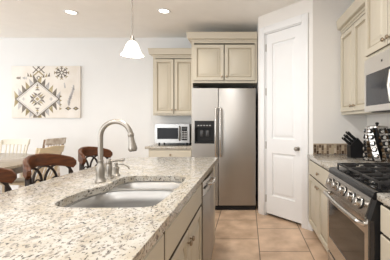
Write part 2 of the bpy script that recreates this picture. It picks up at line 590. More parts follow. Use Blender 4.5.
# --- refrigerator
RF0, RF1, FY = -.825, .113, 4.10
t = thing('refrigerator', ((RF0 + RF1) / 2, 4.5, 0), 'stainless side-by-side refrigerator with a black water dispenser', 'refrigerator')
build('body', MB().box(RF0 + .005, RF1 - .005, FY + .075, 4.9, .02, 1.80, .006), 'black', t)
SPL = -.436
F = Fr((0, FY, 0), FB)
# freezer door with dispenser recess
DX0, DX1, DZ0, DZ1 = -.782, -.494, .985, 1.318
mb = MB()
for a, b, v0, v1 in ((RF0, DX0, .075, 1.795), (DX1, SPL - .004, .075, 1.795), (DX0, DX1, .075, DZ0), (DX0, DX1, DZ1, 1.795)):
    mb.fbox(F, a, b, v0, v1, -.07, 0)
fd = build('freezer_door', mb, 'steel', t)
dsp = MB()
dsp.fbox(F, DX0, DX1, DZ0, DZ1, -.065, -.055)
dsp.fbox(F, DX0, DX0 + .012, DZ0, DZ1, -.055, .006)
dsp.fbox(F, DX1 - .012, DX1, DZ0, DZ1, -.055, .006)
dsp.fbox(F, DX0 + .012, DX1 - .012, DZ0, DZ0 + .022, -.055, .008)
dsp.fbox(F, DX0 + .012, DX1 - .012, DZ1 - .10, DZ1, -.055, .006)
dd = build('dispenser', dsp, 'black', fd)
mb = MB()
for k in range(5):
    mb.fbox(F, DX0 + .045 + k * .042, DX0 + .07 + k * .042, DZ1 - .075, DZ1 - .062, .006, .009)
build('control_buttons', mb, 'button', fd)
mb = MB()
for k in (0, 1):
    mb.fbox(F, DX0 + .075 + k * .085, DX0 + .125 + k * .085, DZ0 + .10, DZ0 + .19, -.05, -.035, .006)
build('dispenser_paddle', mb, 'paddle', fd)
rd = build('refrigerator_door', MB().fbox(F, SPL + .004, RF1, .075, 1.795, -.07, 0, .008), 'steel', t)
for hx, pr in ((SPL - .032, fd), (SPL + .036, rd)):
    mb = MB()
    z0, z1 = .80, 1.50
    pts = [(hx, FY + .002, z0), (hx, FY - .035, z0 + .012), (hx, FY - .052, z0 + .05), (hx, FY - .055, (z0 + z1) / 2), (hx, FY - .052, z1 - .05), (hx, FY - .035, z1 - .012), (hx, FY + .002, z1)]
    mb.tube(pts, [.016, .016, .014, .0135, .014, .016, .016], 12)
    build('handle', mb, 'steelh', pr)
build('kick_grille', MB().box(RF0 + .01, RF1 - .01, FY + .03, FY + .074, .005, .068), 'black', t)
for hx in (RF0 + .06, RF1 - .06):
    build('hinge_cover', MB().box(hx - .04, hx + .04, FY + .01, FY + .10, 1.80, 1.822, .004), 'black', t)

# --- countertop microwave
MX0, MX1, MY = -1.50, -.945, 4.515
t = thing('countertop_microwave', ((MX0 + MX1) / 2, 4.65, .915), 'stainless countertop microwave with black door beside the refrigerator', 'microwave')
F = Fr((MX0, MY, .95), FB)
build('body', MB().fbox(F, 0, .555, .015, .315, -.40, -.02, .006), 'steelm', t)
for x in (.05, .505):
    for y in (.06, .34):
        build('foot', MB().cyl((MX0 + x, MY + y, .9155), (MX0 + x, MY + y, .968), .014), 'black', t)
mb = MB()
for a, b, v0, v1 in ((0, .035, .015, .315), (.375, .42, .015, .315), (.035, .375, .255, .315), (.035, .375, .015, .075)):
    mb.fbox(F, a, b, v0, v1, -.02, 0)
dm = build('door', mb, 'steelm', t)
build('window', MB().fbox(F, .03, .38, .07, .26, -.019, -.003), 'glass', dm)
build('handle', MB().tube([F(.398, .05, 0), F(.398, .06, .03), F(.398, .165, .036), F(.398, .27, .03), F(.398, .28, 0)], .010, 10), 'steelm', dm)
cp = build('control_panel', MB().fbox(F, .42, .555, .015, .315, -.02, 0), 'steelm', t)
build('keypad', MB().fbox(F, .43, .52, .055, .275, 0, .003), 'glass', cp)
build('display', MB().fbox(F, .437, .513, .225, .262, .003, .004), 'display', cp)
mb = MB()
for i in range(3):
    for j in range(5):
        mb.fbox(F, .44 + i * .026, .459 + i * .026, .075 + j * .028, .092 + j * .028, .003, .005)
build('button', mb, 'button', cp)

# ------------------------------------------------------------------ island
IX = -.325          # countertop edge at the aisle
IF = -.362          # cabinet faces
IL = -1.335         # countertop edge at the stools
sink_out = smooth_poly([(-.905, 1.265), (-.935, 1.44), (-.905, 1.63), (-.858, 1.70), (-.872, 1.80), (-.868, 1.995), (-.70, 2.015), (-.43, 2.0), (-.415, 1.80), (-.415, 1.55), (-.42, 1.32), (-.445, 1.262), (-.68, 1.255)], 3)
ct_out = [(IX, .42), (IX, 3.03), (IX - .05, 3.08), (IL + .05, 3.08), (IL, 3.03), (IL, .42)]
o = build('island_countertop', MB().slab(ct_out, [sink_out], .875, .915), 'granite')
tag(o, 'large speckled granite island countertop with the sink cut into it', 'countertop')
bv = o.modifiers.new('eased_edge', 'BEVEL'); bv.width = .006; bv.segments = 2; bv.limit_method = 'ANGLE'; bv.angle_limit = math.radians(60)

# sink base cabinet
F = Fr((IF, 1.14, 0), FI)
t = thing('sink_cabinet', (IF, 1.14, 0), 'cream two-door sink cabinet in the island beside the dishwasher', 'cabinet')
W = .905
carcass(F, W, 0, .874, .58, t, open_top=True, toe=.1, frame=False)
door(F, .012, W - .012, .71, .853, .005, t, None, None, FLATF, 'false_drawer_front')
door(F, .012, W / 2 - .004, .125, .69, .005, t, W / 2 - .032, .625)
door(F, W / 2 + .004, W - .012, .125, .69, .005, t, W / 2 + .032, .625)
# drawer cabinet nearest the camera
F = Fr((IF, .46, 0), FI)
t = thing('drawer_cabinet', (IF, .46, 0), 'cream island cabinet nearest the camera, before the sink cabinet', 'cabinet')
W = .678
carcass(F, W, 0, .874, .58, t, open_top=True, toe=.1, frame=False)
door(F, .012, W - .012, .71, .853, .005, t, W / 2, .78, FLATF, 'drawer')
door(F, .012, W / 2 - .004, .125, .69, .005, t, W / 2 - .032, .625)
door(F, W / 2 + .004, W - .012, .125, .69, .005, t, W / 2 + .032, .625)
# end panel and the back panel at the stools
t = thing('island_panelling', (-.98, .46, 0), 'cream panelling closing the end and stool side of the island', 'panelling')
build('end_panel', MB().box(-.96, IF + .004, 2.72, 3.04, .0, .874), 'cab', t)
build('back_panel', MB().box(-1.0, -.962, .46, 3.04, .0, .874), 'cab', t)
for y in (.9, 1.75, 2.6):
    mb = MB().loops([[(x, yy, z) for x, z in ((-1.0, .60), (-1.0, .874), (-1.27, .874), (-1.27, .845), (-1.10, .78), (-1.03, .60))] for yy in (y - .02, y + .02)])
    build('bracket', mb, 'cab', t)

# dishwasher
F = Fr((IF, 2.055, 0), FI)
t = thing('dishwasher', (IF, 2.055, 0), 'stainless dishwasher at the far end of the island', 'dishwasher')
build('body', MB().fbox(F, .006, .65, .02, .862, -.56, -.03), 'black', t)
# bowed door
def bowed(F, u0, u1, v0, v1, bow, w0, wb, n=10):
    mb = MB(); lps = []
    for i in range(n + 1):
        s = i / n; u = u0 + (u1 - u0) * s; w = w0 + bow * math.sin(PI * s)
        lps.append([F(u, v0, wb), F(u, v1, wb), F(u, v1, w), F(u, v0, w)])
    return mb.loops(lps)
dwd = build('door', bowed(F, .008, .648, .115, .745, .014, .030, -.03), 'steel', t)
cpn = build('control_panel', bowed(F, .008, .648, .75, .855, .014, .030, -.03), 'steelh', t)
mb = MB().tube([F(.20, .80, .035), F(.22, .80, .066), F(.33, .80, .072), F(.44, .80, .066), F(.46, .80, .035)], .011, 10)
build('handle', mb, 'steelh', cpn)
mb = MB()
for k in range(3):
    mb.fbox(F, .05 + k * .04, .075 + k * .04, .795, .81, .036, .041 + .002 * k)
build('button', mb, 'black', cpn)
build('kick_plate', MB().fbox(F, .01, .645, .005, .105, -.07, -.05), 'black', t)

# sink
t = thing('kitchen_sink', (-.66, 1.63, .67), 'stainless double-bowl sink set under the island countertop', 'sink')
bowl_n = smooth_poly([(-.895, 1.285), (-.918, 1.44), (-.895, 1.66), (-.83, 1.745), (-.62, 1.755), (-.46, 1.75), (-.43, 1.66), (-.43, 1.34), (-.455, 1.275), (-.68, 1.268)], 2)
bowl_f = smooth_poly([(-.845, 1.795), (-.858, 1.86), (-.853, 1.995), (-.70, 2.01), (-.445, 1.998), (-.43, 1.88), (-.44, 1.795), (-.60, 1.79)], 2)


def inset(pts, d):
    cx = sum(p[0] for p in pts) / len(pts); cy = sum(p[1] for p in pts) / len(pts)
    out = []
    for x, y in pts:
        v = Vector((x - cx, y - cy)); l = v.length
        v *= max(0, (l - d)) / l
        out.append((cx + v.x, cy + v.y))
    return out


so = rrect(-.955, -.395, 1.235, 2.035, .05)
dk = MB().slab(so, [bowl_n, bowl_f], .868, .8735)
build('deck', dk, 'sink', t)
for pts, dep in ((bowl_n, .20), (bowl_f, .17)):
    lp = []
    for ins, z in ((0, .868), (.004, .80), (.012, .868 - dep + .05), (.025, .868 - dep + .02), (.05, .868 - dep + .004), (.12, .868 - dep)):
        lp.append([(x, y, z) for x, y in inset(pts, ins)])
    bo = build('bowl', MB().loops(lp, cap0=False), 'sink', t, 60)
    sm = bo.modifiers.new('sheet', 'SOLIDIFY'); sm.thickness = .0015; sm.offset = 1
    cx = sum(p[0] for p in pts) / len(pts); cy = sum(p[1] for p in pts) / len(pts)
    build('drain', MB().lathe([(.045, .0), (.045, .003), (.036, .004), (.03, .001), (0, .001)], (cx, cy, .8685 - dep)), 'lid', bo)

# faucet
FX, FYY = -.948, 1.80
t = thing('gooseneck_faucet', (FX, FYY, .915), 'brushed nickel gooseneck faucet with pull-down spray head at the sink', 'faucet')
build('base', MB().lathe([(.034, 0), (.034, .006), (.028, .014), (.024, .03), (.026, .05), (.029, .075), (.025, .10), (.018, .115), (.0165, .125), (.018, .13), (.018, .138), (.014, .142)], (FX, FYY, .9155)), 'nickel', t)
R = .098; ZC = 1.205
pts = [(FX, FYY, 1.05), (FX, FYY, 1.12)] + [(FX + R - R * math.cos(math.radians(a)), FYY - .0, ZC + R * math.sin(math.radians(a))) for a in range(0, 172, 9)]
build('spout', MB().tube(pts, .0155, 14), 'nickel', t)
e = Vector(pts[-1]); dv = (Vector(pts[-1]) - Vector(pts[-2])).normalized()
dv = Vector((.13, 0, -1)).normalized()
sh = build('spray_head', MB().lathe([(.0155, -.012), (.019, -.004), (.019, .010), (.0165, .014), (.0175, .03), (.021, .055), (.027, .085), (.028, .094), (.025, .104), (.02, .105)], e, dv, 18), 'nickel', t)
build('spray_button', MB().lathe([(.008, 0), (.008, .004), (0, .005)], e + dv * .06 + Vector((.017, 0, 0)), (1, 0, .25), 10), 'black', sh)
build('nozzle_ring', MB().lathe([(.022, .103), (.021, .109), (.0, .109)], e, dv, 18), 'black', sh)

LX, LY = -.945, 1.905
t = thing('faucet_handle', (LX, LY, .915), 'brushed nickel side lever valve between the faucet and soap dispenser', 'faucet handle')
build('valve_body', MB().lathe([(.028, 0), (.028, .006), (.021, .014), (.018, .03), (.022, .06), (.020, .085), (.015, .10), (.018, .107), (.017, .125), (.010, .135), (0, .137)], (LX, LY, .9155)), 'nickel', t)
build('lever', MB().tube([(LX, LY, 1.032), (LX + .03, LY, 1.036), (LX + .065, LY - .002, 1.040), (LX + .095, LY - .004, 1.043), (LX + .105, LY - .004, 1.044)], [.008, .008, .009, .0115, .008], 12), 'nickel', t)

SX, SY = -.945, 2.01
t = thing('soap_dispenser', (SX, SY, .915), 'brushed nickel soap dispenser with thin curved nozzle, farthest of the sink fittings', 'soap dispenser')
build('body', MB().lathe([(.026, 0), (.026, .005), (.019, .012), (.017, .03), (.021, .045), (.019, .06), (.010, .066), (.010, .078), (.014, .082), (.013, .092), (0, .095)], (SX, SY, .9155)), 'nickel', t)
build('nozzle', MB().tube([(SX, SY, .998), (SX + .03, SY, 1.000), (SX + .06, SY, .995), (SX + .085, SY, .978), (SX + .094, SY, .962)], [.006, .006, .0055, .005, .005], 10), 'nickel', t)

# ------------------------------------------------------------------ range side (right)
CE = .702     # counter edge
CF = .738     # cabinet faces
RY0, RY1 = 1.575, 2.385   # range
# far base cabinet
F = Fr((CF, 3.322, 0), FR)
t = thing('base_cabinet', (CF, 3.322, 0), 'cream base cabinet with one drawer between the range and pantry', 'cabinet')
W = 3.322 - RY1 - .006
carcass(F, W, 0, .874, .66, t, open_top=True, toe=.1, frame=False)
door(F, .03, W - .015, .70, .858, .005, t, W / 2 + .03, .775, FLATF, 'drawer')
door(F, .03, W / 2 - .004, .125, .685, .005, t, W / 2 - .03, .63)
door(F, W / 2 + .004, W - .015, .125, .685, .005, t, W / 2 + .034, .63)
o = build('countertop', MB().box(CE, RX - .013, RY1 + .004, 3.326, .875, .915, .006), 'granite')
tag(o, 'granite countertop in the corner under the knife block and spice rack', 'countertop')
# near base cabinet
F = Fr((CF, RY0 - .05, 0), FR)
W = .95
t = thing('drawer_cabinet', (CF, RY0 - .05, 0), 'cream drawer cabinet at the right edge, nearer than the range', 'cabinet')
carcass(F, W, 0, .874, .66, t, open_top=True, toe=.1, frame=False)
for v0, v1 in ((.71, .853), (.42, .695), (.125, .405)):
    door(F, .015, W - .015, v0, v1, .005, t, W / 2, (v0 + v1) / 2, FLATF, 'drawer')
o = build('countertop', MB().box(CE, RX - .013, .58, RY0 - .045, .875, .915, .006), 'granite')
tag(o, 'granite countertop at the right edge, nearer than the range', 'countertop')

# range
t = thing('gas_range', (.70, (RY0 + RY1) / 2, 0), 'stainless gas range with black cooktop and oven window', 'range')
F = Fr((.70, RY1, 0), FR)
W = RY1 - RY0
build('body', MB().loops([[F(u, v, w) for v, w in ((.02, -.66), (.02, .008), (.752, .008), (.756, .028), (.884, -.012), (.884, -.66))] for u in (0, W + .04)]), 'black', t)
ck = build('cooktop', MB().loops([[F(u, v, w) for v, w in ((.886, -.66), (.886, -.010), (.872, -.006), (.872, .010), (.878, .017), (.908, .008), (.916, -.002), (.918, -.03), (.918, -.66))] for u in (.002, W + .036)]), 'enamel', t)
# slanted control panel
def slant(u0, u1):
    return [[F(u, v, w) for v, w in ((.871, .0075), (.765, .044), (.757, .042), (.757, .0285), (.871, -.0065))] for u in (u0, u1)]
cp = build('control_panel', MB().loops(slant(.002, W - .002)), 'steelh', t)
kn = (F.w * .94 + Vector((0, 0, 1)) * .34).normalized()
for ky in (2.24, 2.105, 1.955, 1.80, 1.67):
    kc = Vector((.70 - .028, ky, .816))
    k = build('burner_knob', MB().lathe([(.030, .0), (.031, .006), (.025, .010), (.024, .038), (.020, .043), (0, .044)], kc, kn, 18), 'steelh', cp)
    build('knob_skirt', MB().lathe([(.034, -.002), (.034, .003), (.029, .004)], kc, kn, 18), 'black', k)
# oven door
od = MB()
for a, b, v0, v1 in ((.004, .05, .235, .75), (W - .05, W - .004, .235, .75), (.05, W - .05, .655, .75), (.05, W - .05, .235, .35)):
    od.fbox(F, a, b, v0, v1, .009, .024)
od = build('oven_door', od, 'steelh', t)
build('oven_window', MB().fbox(F, .046, W - .046, .345, .66, .0085, .021), 'ovenglass', od)
hp = [F(.05, .705, .022), F(.055, .715, .055)] + [F(.058 + (W - .125) * s / 8, .718, .060 + .014 * math.sin(PI * s / 8)) for s in range(9)] + [F(W - .065, .715, .055), F(W - .06, .705, .022)]
build('oven_handle', MB().tube(hp, .0165, 12), 'steelh', od)
build('warming_drawer', MB().fbox(F, .004, W - .004, .07, .215, .009, .022, .003), 'steelh', t)
build('toe_panel', MB().fbox(F, .02, W - .02, .002, .0195, -.09, -.06), 'black', t)
# burners and grates
for bu, bw, r in ((.17, -.17, .045), (.17, -.48, .038), (W / 2, -.33, .05), (W - .17, -.17, .038), (W - .17, -.48, .045)):
    c = F(bu, .9185, bw)
    bn = build('burner', MB().lathe([(r * 1.25, 0), (r * 1.2, .008), (r, .012), (r, .018), (r * .9, .022), (0, .022)], c), 'iron', ck)
for gi in range(3):
    g0 = .025 + gi * (W - .05) / 3 + .004; g1 = .025 + (gi + 1) * (W - .05) / 3 - .004
    mb = MB(); zt = .957; hb = .014
    w0, w1 = -.05, -.61
    for a in (g0, g1 - .012):
        mb.fbox(F, a, a + .015, zt - hb, zt, w1, w0, .002)
    for b in (w0, (w0 + w1) / 2 - .006 + .006, w1 + .012):
        mb.fbox(F, g0 + .012, g1 - .012, zt - hb, zt, b - .015, b, .002)
    gm = (g0 + g1) / 2
    for b in ((w0 * .75 + w1 * .25), (w0 * .25 + w1 * .75)):
        mb.fbox(F, g0 + .012, gm - .03, zt - hb, zt + .003, b - .0075, b + .0075, .002)
        mb.fbox(F, gm + .03, g1 - .012, zt - hb, zt + .003, b - .0075, b + .0075, .002)
        mb.fbox(F, gm - .0075, gm + .0075, zt - hb, zt + .003, b + .03, b + .125, .002)
        mb.fbox(F, gm - .0075, gm + .0075, zt - hb, zt + .003, b - .125, b - .03, .002)
    for a in (g0, g1 - .012):
        for b in (w0 - .012, w1):
            mb.fbox(F, a, a + .012, .9185, zt - hb, b, b + .012)
    build('grate', mb, 'iron', t)

# far wall cabinet
UXF = 1.112
F = Fr((UXF, 3.322, 0), FR)
t = thing('wall_cabinet', (UXF, 3.322, 1.385), 'cream two-door wall cabinet over the knife block by the pantry', 'cabinet')
W = 3.322 - 2.392
carcass(F, W, 1.385, 2.365, RX - UXF - .004, t)
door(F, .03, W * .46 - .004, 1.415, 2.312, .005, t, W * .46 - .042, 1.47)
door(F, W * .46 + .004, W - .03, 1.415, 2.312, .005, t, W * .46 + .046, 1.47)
crown(UXF, RX - .004, 2.392, 3.322, 2.365, 1, 0, 0, 0, t)
# cabinet over the range microwave
MXF = 1.012
F = Fr((MXF, RY1, 0), FR)
W = RY1 - 1.60
t = thing('wall_cabinet', (MXF, RY1, 1.82), 'taller cream two-door wall cabinet directly above the range microwave', 'cabinet')
carcass(F, W, 1.825, 2.60, RX - MXF - .004, t)
door(F, .02, .394, 1.85, 2.56, .005, t, .394 - .03, 1.895)
door(F, .402, W - .02, 1.85, 2.56, .005, t, .402 + .03, 1.895)
crown(MXF, RX - .004, 1.60, RY1, 2.60, 1, 0, 0, 0, t)
# over-the-range microwave
t = thing('range_microwave', (1.0, RY1, 1.38), 'stainless microwave mounted over the range under the wall cabinet', 'microwave')
F = Fr((.992, RY1 - .004, 0), FR)
build('body', MB().fbox(F, 0, W - .005, 1.385, 1.815, -.42, -.03), 'black', t)
mb = MB()
for a, b, v0, v1 in ((0, .032, 1.385, 1.815), (.44, .56, 1.385, 1.815), (.032, .44, 1.69, 1.815), (.032, .44, 1.385, 1.432)):
    mb.fbox(F, a, b, v0, v1, -.03, .002)
md = build('door', mb, 'steelw', t)
build('window', MB().fbox(F, .030, .442, 1.43, 1.692, -.028, 0), 'mwglass', md)
mb = MB().tube([F(.50, 1.43, 0), F(.50, 1.445, .03), F(.50, 1.55, .045), F(.50, 1.65, .03), F(.50, 1.665, 0)], .014, 12)
build('handle', mb, 'steelw', md)
build('dark_mark', MB().fbox(F, .30, .318, 1.748, 1.764, .002, .004), 'black', md)  # small dark square on the top strip of the door
cp = build('control_panel', MB().fbox(F, .565, W - .008, 1.385, 1.815, -.03, .002), 'glass', t)
build('vent_grille', MB().fbox(F, .02, W - .03, 1.379, 1.385, -.38, -.05), 'black', t)

# knife block and knives
KY = 3.05
t = thing('knife_block', (1.185, KY, .915), 'black slanted knife block on the corner countertop', 'knife block')
prof = [(1.10, .9155), (1.275, .9155), (1.275, 1.015), (1.178, 1.130), (1.094, 1.042)]
build('block', MB().loops([[(x, y, z) for x, z in prof] for y in (KY - .055, KY + .055)]), 'black', t)
kd = Vector((-.10, 0, .092)).normalized()
fa = Vector((1.094, 0, 1.042)); fbv = Vector((1.178, 0, 1.130))
rows = [(.2, 'lowest'), (.5, 'middle'), (.82, 'highest')]
for fr_, rn in rows:
    for yy, side in ((-.027, 'near'), (.027, 'far')):
        c = fa.lerp(fbv, fr_) + Vector((0, KY + yy, 0))
        ln = .10 + .02 * fr_
        kt = thing('kitchen_knife', c, 'black-handled knife in the %s row of the knife block, %s side' % (rn, side), 'knife', 'knives in the knife block')
        sd = Vector((0, 1, 0)); up2 = kd.cross(sd)
        lp = []
        for h, a, b in ((.002, .006, .010), (.02, .0075, .012), (ln * .6, .0075, .011), (ln * .9, .0085, .014), (ln, .006, .010)):
            lp.append([c + kd * h + sd * (a * math.cos(q)) + up2 * (b * math.sin(q)) for q in [2 * PI * k / 12 for k in range(12)]])
        build('handle', MB().loops(lp), 'black', kt)
        build('end_cap', MB().lathe([(.0085, ln - .001), (.0085, ln + .004), (.003, ln + .006)], c, kd, 12), 'lid', kt)
        for q_ in (.3, .6):
            build('rivet', MB().lathe([(.0035, -.001), (.0035, .001), (0, .0012)], c + kd * ln * q_ - sd * .0078, -sd, 8), 'lid', kt)
        build('blade', MB().loops([[c - kd * h + sd * s * .001 + up2 * q * .008 for s, q in ((-1, -1), (1, -1), (1, 1), (-1, 1))] for h in (-.003, .0)]), 'steelh', kt)

# spice carousel
CX, CY, CZ = 1.245, 2.70, .915
t = thing('spice_rack', (CX, CY, CZ), 'revolving stainless spice rack tower on the corner countertop', 'spice rack')
build('base', MB().lathe([(.128, .0005), (.130, .012), (.122, .02), (.10, .024), (.02, .03)], (CX, CY, CZ), n=32), 'steelh', t)
build('top_plate', MB().lathe([(.02, .326), (.090, .328), (.098, .332), (.098, .342), (.090, .346), (.03, .350), (.016, .352)], (CX, CY, CZ), n=32), 'steelh', t)
build('knob', MB().lathe([(.010, .350), (.010, .358), (.017, .364), (.017, .376), (.010, .382), (0, .383)], (CX, CY, CZ)), 'black', t)
build('core', MB().lathe([(.046, .028), (.046, .328)], (CX, CY, CZ)), 'black', t)
colnames = {0: 'leftmost column', 1: 'left-centre column', 2: 'right-centre column', 3: 'rightmost column'}
ordn = ['topmost', 'second', 'middle', 'fourth', 'bottom']
TW = .80
for ci in range(6):
    a0 = math.radians(-146 + ci * 60 - 48)
    # twisted upright plate carrying the jars of this column
    lp = []
    for q in range(9):
        sq = q / 8
        h = .022 + (.332 - .022) * sq
        rr = .114 - .020 * sq
        aa = a0 - TW * (sq - .5)
        d = Vector((math.cos(aa), math.sin(aa), 0)); sd = Vector((-d.y, d.x, 0))
        c = Vector((CX, CY, CZ + h))
        lp.append([c + d * rr - sd * .027, c + d * rr + sd * .027, c + d * (rr - .004) + sd * .027, c + d * (rr - .004) - sd * .027])
    build('upright', MB().loops(lp), 'steelh', t)
    if math.sin(a0) > .45:
        continue
    for j in range(5):
        h = .300 - j * .058
        s = (h - .024) / .306
        rr = .126 - .020 * s
        aa = a0 - TW * (s - .5)
        d = Vector((math.cos(aa), math.sin(aa), .12)).normalized()
        c = Vector((CX, CY, CZ + h)) + Vector((math.cos(aa), math.sin(aa), 0)) * rr
        jt = thing('spice_jar', c, 'silver-lidded spice jar, %s in the %s of the spice rack' % (ordn[j], colnames.get(ci, 'side column')), 'spice jar', 'jars in the spice rack')
        build('jar', MB().lathe([(.018, -.062), (.0205, -.058), (.0205, -.012)], c, d, 14), 'spice', jt)
        ld_ = build('lid', MB().lathe([(.0215, -.012), (.0235, -.010), (.0235, .003), (.0215, .006), (.016, .006)], c, d, 18), 'black', jt)
        build('lid_disc', MB().lathe([(.0175, .0055), (.0175, .009), (.013, .0105), (0, .0105)], c, d, 18), 'lid', ld_)

# ------------------------------------------------------------------ bar stools
t0 = thing('bar_stool', (0, 0, 0), 'x', 'bar stool', 'bar stools along the island')
build('seat', MB().lathe([(.15, .625), (.185, .63), (.195, .645), (.19, .665), (.16, .68), (.0, .685)], (0, 0, 0), n=32), 'crest', t0)
RB = .288
def bp(a, z, r=RB):
    return Vector((-r * math.cos(a), r * math.sin(a), z))
AM = 1.04
lp = []
n = 28
for i in range(n + 1):
    s = -1 + 2 * i / n
    a = s * AM
    top = 1.066 - .062 * s * s
    ht = .094 * (1 - .12 * s * s)
    e_ = 1 - abs(s)
    if e_ < .10:
        ht *= .35 + .65 * math.sqrt(max(0, 1 - (1 - e_ / .10) ** 2)); top -= (.088 - ht) * .35
    z1, z0 = top, top - ht
    lp.append([bp(a, z0 + .004, RB - .014), bp(a, z1 - .006, RB - .014), bp(a, z1, RB - .007), bp(a, z1, RB + .007), bp(a, z1 - .006, RB + .014), bp(a, z0 + .004, RB + .014), bp(a, z0, RB + .006), bp(a, z0, RB - .006)])
build('crest_rail', MB().loops(lp), 'crest', t0)
fr_ = MB()
for s in (-1, 1):
    fr_.tube([(-.13, s * .12, .63), bp(s * .80, .68, RB - .06), bp(s * .86, .76, RB - .01), bp(s * .88, .88), bp(s * .88, .955)], .010, 10)
fr_.tube([bp(a * .88 / 10, .74, RB - .02) for a in range(-10, 11)], .008, 8)
build('back_frame', fr_, 'wiron', t0)
sc = MB()
for ca in (-.6, -.2, .2, .6):
    sc.tube([bp(ca + .36 * math.cos(q), .845 + .125 * math.sin(q), RB - .004) for q in [2 * PI * k / 30 for k in range(30)]], .009, 8, closed=True)
for ca in (-.52, .0, .52):
    sc.tube([bp(ca + (.16 - .0065 * k) * math.cos(k * .42), .83 + (.052 - .0019 * k) * math.sin(k * .42), RB - .004) for k in range(20)], .006, 8)
build('scrollwork', sc, 'wiron', t0)
for sx in (-1, 1):
    for sy in (-1, 1):
        build('leg', MB().tube([(sx * .12, sy * .12, .63), (sx * .15, sy * .15, .32), (sx * .185, sy * .185, .0)], [.012, .012, .014], 10), 'wiron', t0)
build('foot_ring', MB().tube([(.185 * math.cos(2 * PI * k / 32), .185 * math.sin(2 * PI * k / 32), .22) for k in range(32)], .009, 8, closed=True), 'wiron', t0)
STX = -1.262
t0.location = (STX, 2.05, 0); t0.rotation_euler = (0, 0, 0)
t0['label'] = 'wood and scrolled iron bar stool in front of the dining chairs, middle of three'
dup(t0, (STX, 2.66, 0), .0, 'wood and scrolled iron bar stool behind the faucet, at the far end of the island')
dup(t0, (STX, 1.455, 0), .0, 'wood and scrolled iron bar stool cut by the left edge of the photo')

# ------------------------------------------------------------------ dining set
TCX, TCY = -3.30, 2.72
t = thing('dining_table', (TCX, TCY, 0), 'oval oak dining table in front of the cream spindle chair', 'table')
def ell(a, b, z, n=48):
    return [(TCX + a * math.cos(2 * PI * k / n), TCY + b * math.sin(2 * PI * k / n), z) for k in range(n)]
build('tabletop', MB().loops([ell(1.01, 1.06, .846), ell(1.03, 1.08, .852), ell(1.03, 1.08, .874), ell(1.02, 1.07, .88)]), 'table', t)
build('apron', MB().loops([ell(.92, .97, .76), ell(.92, .97, .8455)]), 'tableapron', t)
build('pedestal', MB().lathe([(.34, 0), (.34, .05), (.16, .10), (.11, .2), (.13, .4), (.10, .55), (.17, .7), (.28, .76)], (TCX, TCY, 0), n=32), 'tableapron', t)


def dining_chair(x, y, rz, label, style, m, m2, sz=1.0):
    t = thing('dining_chair', (0, 0, 0), label, 'chair', 'counter-height dining chairs')
    hw = .20
    build('seat', MB().box(-hw, hw, -.20, .20, .59, .625, .012), m, t)
    for sx in (-1, 1):
        build('leg', MB().tube([(sx * .165, .165, .59), (sx * .19, .19, .0)], [.02, .015], 10), m, t)
        build('leg', MB().tube([(sx * .165, -.165, .59), (sx * .18, -.215, .0)], [.02, .015], 10), m, t)
        build('back_post', MB().tube([(sx * .165, -.175, .62), (sx * .18, -.215, .85), (sx * .195, -.26, 1.03)], [.017, .015, .014], 10), m2, t)
    mb = MB()
    for sx in (-1, 1):
        mb.cyl((sx * .178, .178, .22), (sx * .175, -.195, .22), .010, n=8)
    for sy, z in ((.182, .30), (-.195, .30)):
        mb.cyl((-.18, sy, z), (.18, sy, z), .010, n=8)
    build('stretcher', mb, m, t)
    lp = []
    for i in range(13):
        s = -1 + i / 6
        x_ = s * .195
        if style == 'scroll':
            top = 1.035 + .018 * math.cos(s * PI * 1.0) - .012 * (1 - abs(s)) + .016 * abs(s) ** 3; bot = .95 - .02 * math.cos(s * PI / 2)
        else:
            top = 1.045; bot = .965 if m != 'worn' else .945
        yb = -.265 - .025 * (1 - s * s)
        lp.append([(x_, yb + .01, bot), (x_, yb - .008, top), (x_, yb - .030, top), (x_, yb - .012, bot)])
    build('crest_rail', MB().loops(lp), m, t)
    for k in range(6):
        s = -.72 + k * 1.44 / 5
        build('spindle', MB().tube([(s * .16, -.17, .62), (s * .175, -.24, .80), (s * .185, -.272, .97)], [.008, .011, .008], 8), m, t)
    t.location = (x, y, 0); t.rotation_euler = (0, 0, rz); t.scale = (1, 1, sz)
    return t


dining_chair(-3.43, 3.88, PI + .05, 'cream spindle-back chair on the far side of the dining table', 'flat', 'cream', 'cream')
dining_chair(-2.66, 3.42, PI / 2 - .06, 'pale maple chair with curved crest just behind the middle stool', 'scroll', 'maple', 'maple', .97)
dining_chair(-3.31, 4.46, PI / 2 - .12, 'distressed white and brown chair against the back wall', 'flat', 'worn', 'wornd')

# ------------------------------------------------------------------ wall art
PX0, PX1, PZ0, PZ1 = -4.175, -2.965, 1.372, 2.29
t = thing('wall_art', ((PX0 + PX1) / 2, BACKY, PZ0), 'large canvas print of geometric diamond motifs on the back wall', 'wall art')
CYF = BACKY - .038
build('canvas', MB().box(PX0, PX1, CYF, BACKY - .001, PZ0, PZ1, .004), 'canvas', t)
UW, VH = PX1 - PX0, PZ1 - PZ0
SCx = UW / 280; SCz = VH / 215
FA = Fr((PX0, CYF, PZ1), FB)


def P(x, y):
    """design units 0..280 across, 0..215 down"""
    return (x * SCx, -y * SCz)


pr = {'ink': MB(), 'olive': MB(), 'greyp': MB()}


def poly(c, pts):
    pts = [(min(279, max(1, x)), min(214, max(1, y))) for x, y in pts]
    pr[c].prism(FA, [P(*p) for p in pts], .0, .0012 + .0001 * len(c))


def line(c, a, b, wd):
    a = Vector(a); b = Vector(b); d = (b - a).normalized() * wd / 2; q = Vector((-d.y, d.x))
    poly(c, [tuple(a + q), tuple(b + q), tuple(b - q), tuple(a - q)])


def diamond(c, x, y, rx, ry):
    poly(c, [(x - rx, y), (x, y - ry), (x + rx, y), (x, y + ry)])


def dia_line(c, x, y, rx, ry, wd):
    p = [(x - rx, y), (x, y - ry), (x + rx, y), (x, y + ry)]
    for i in range(4):
        line(c, p[i], p[(i + 1) % 4], wd)


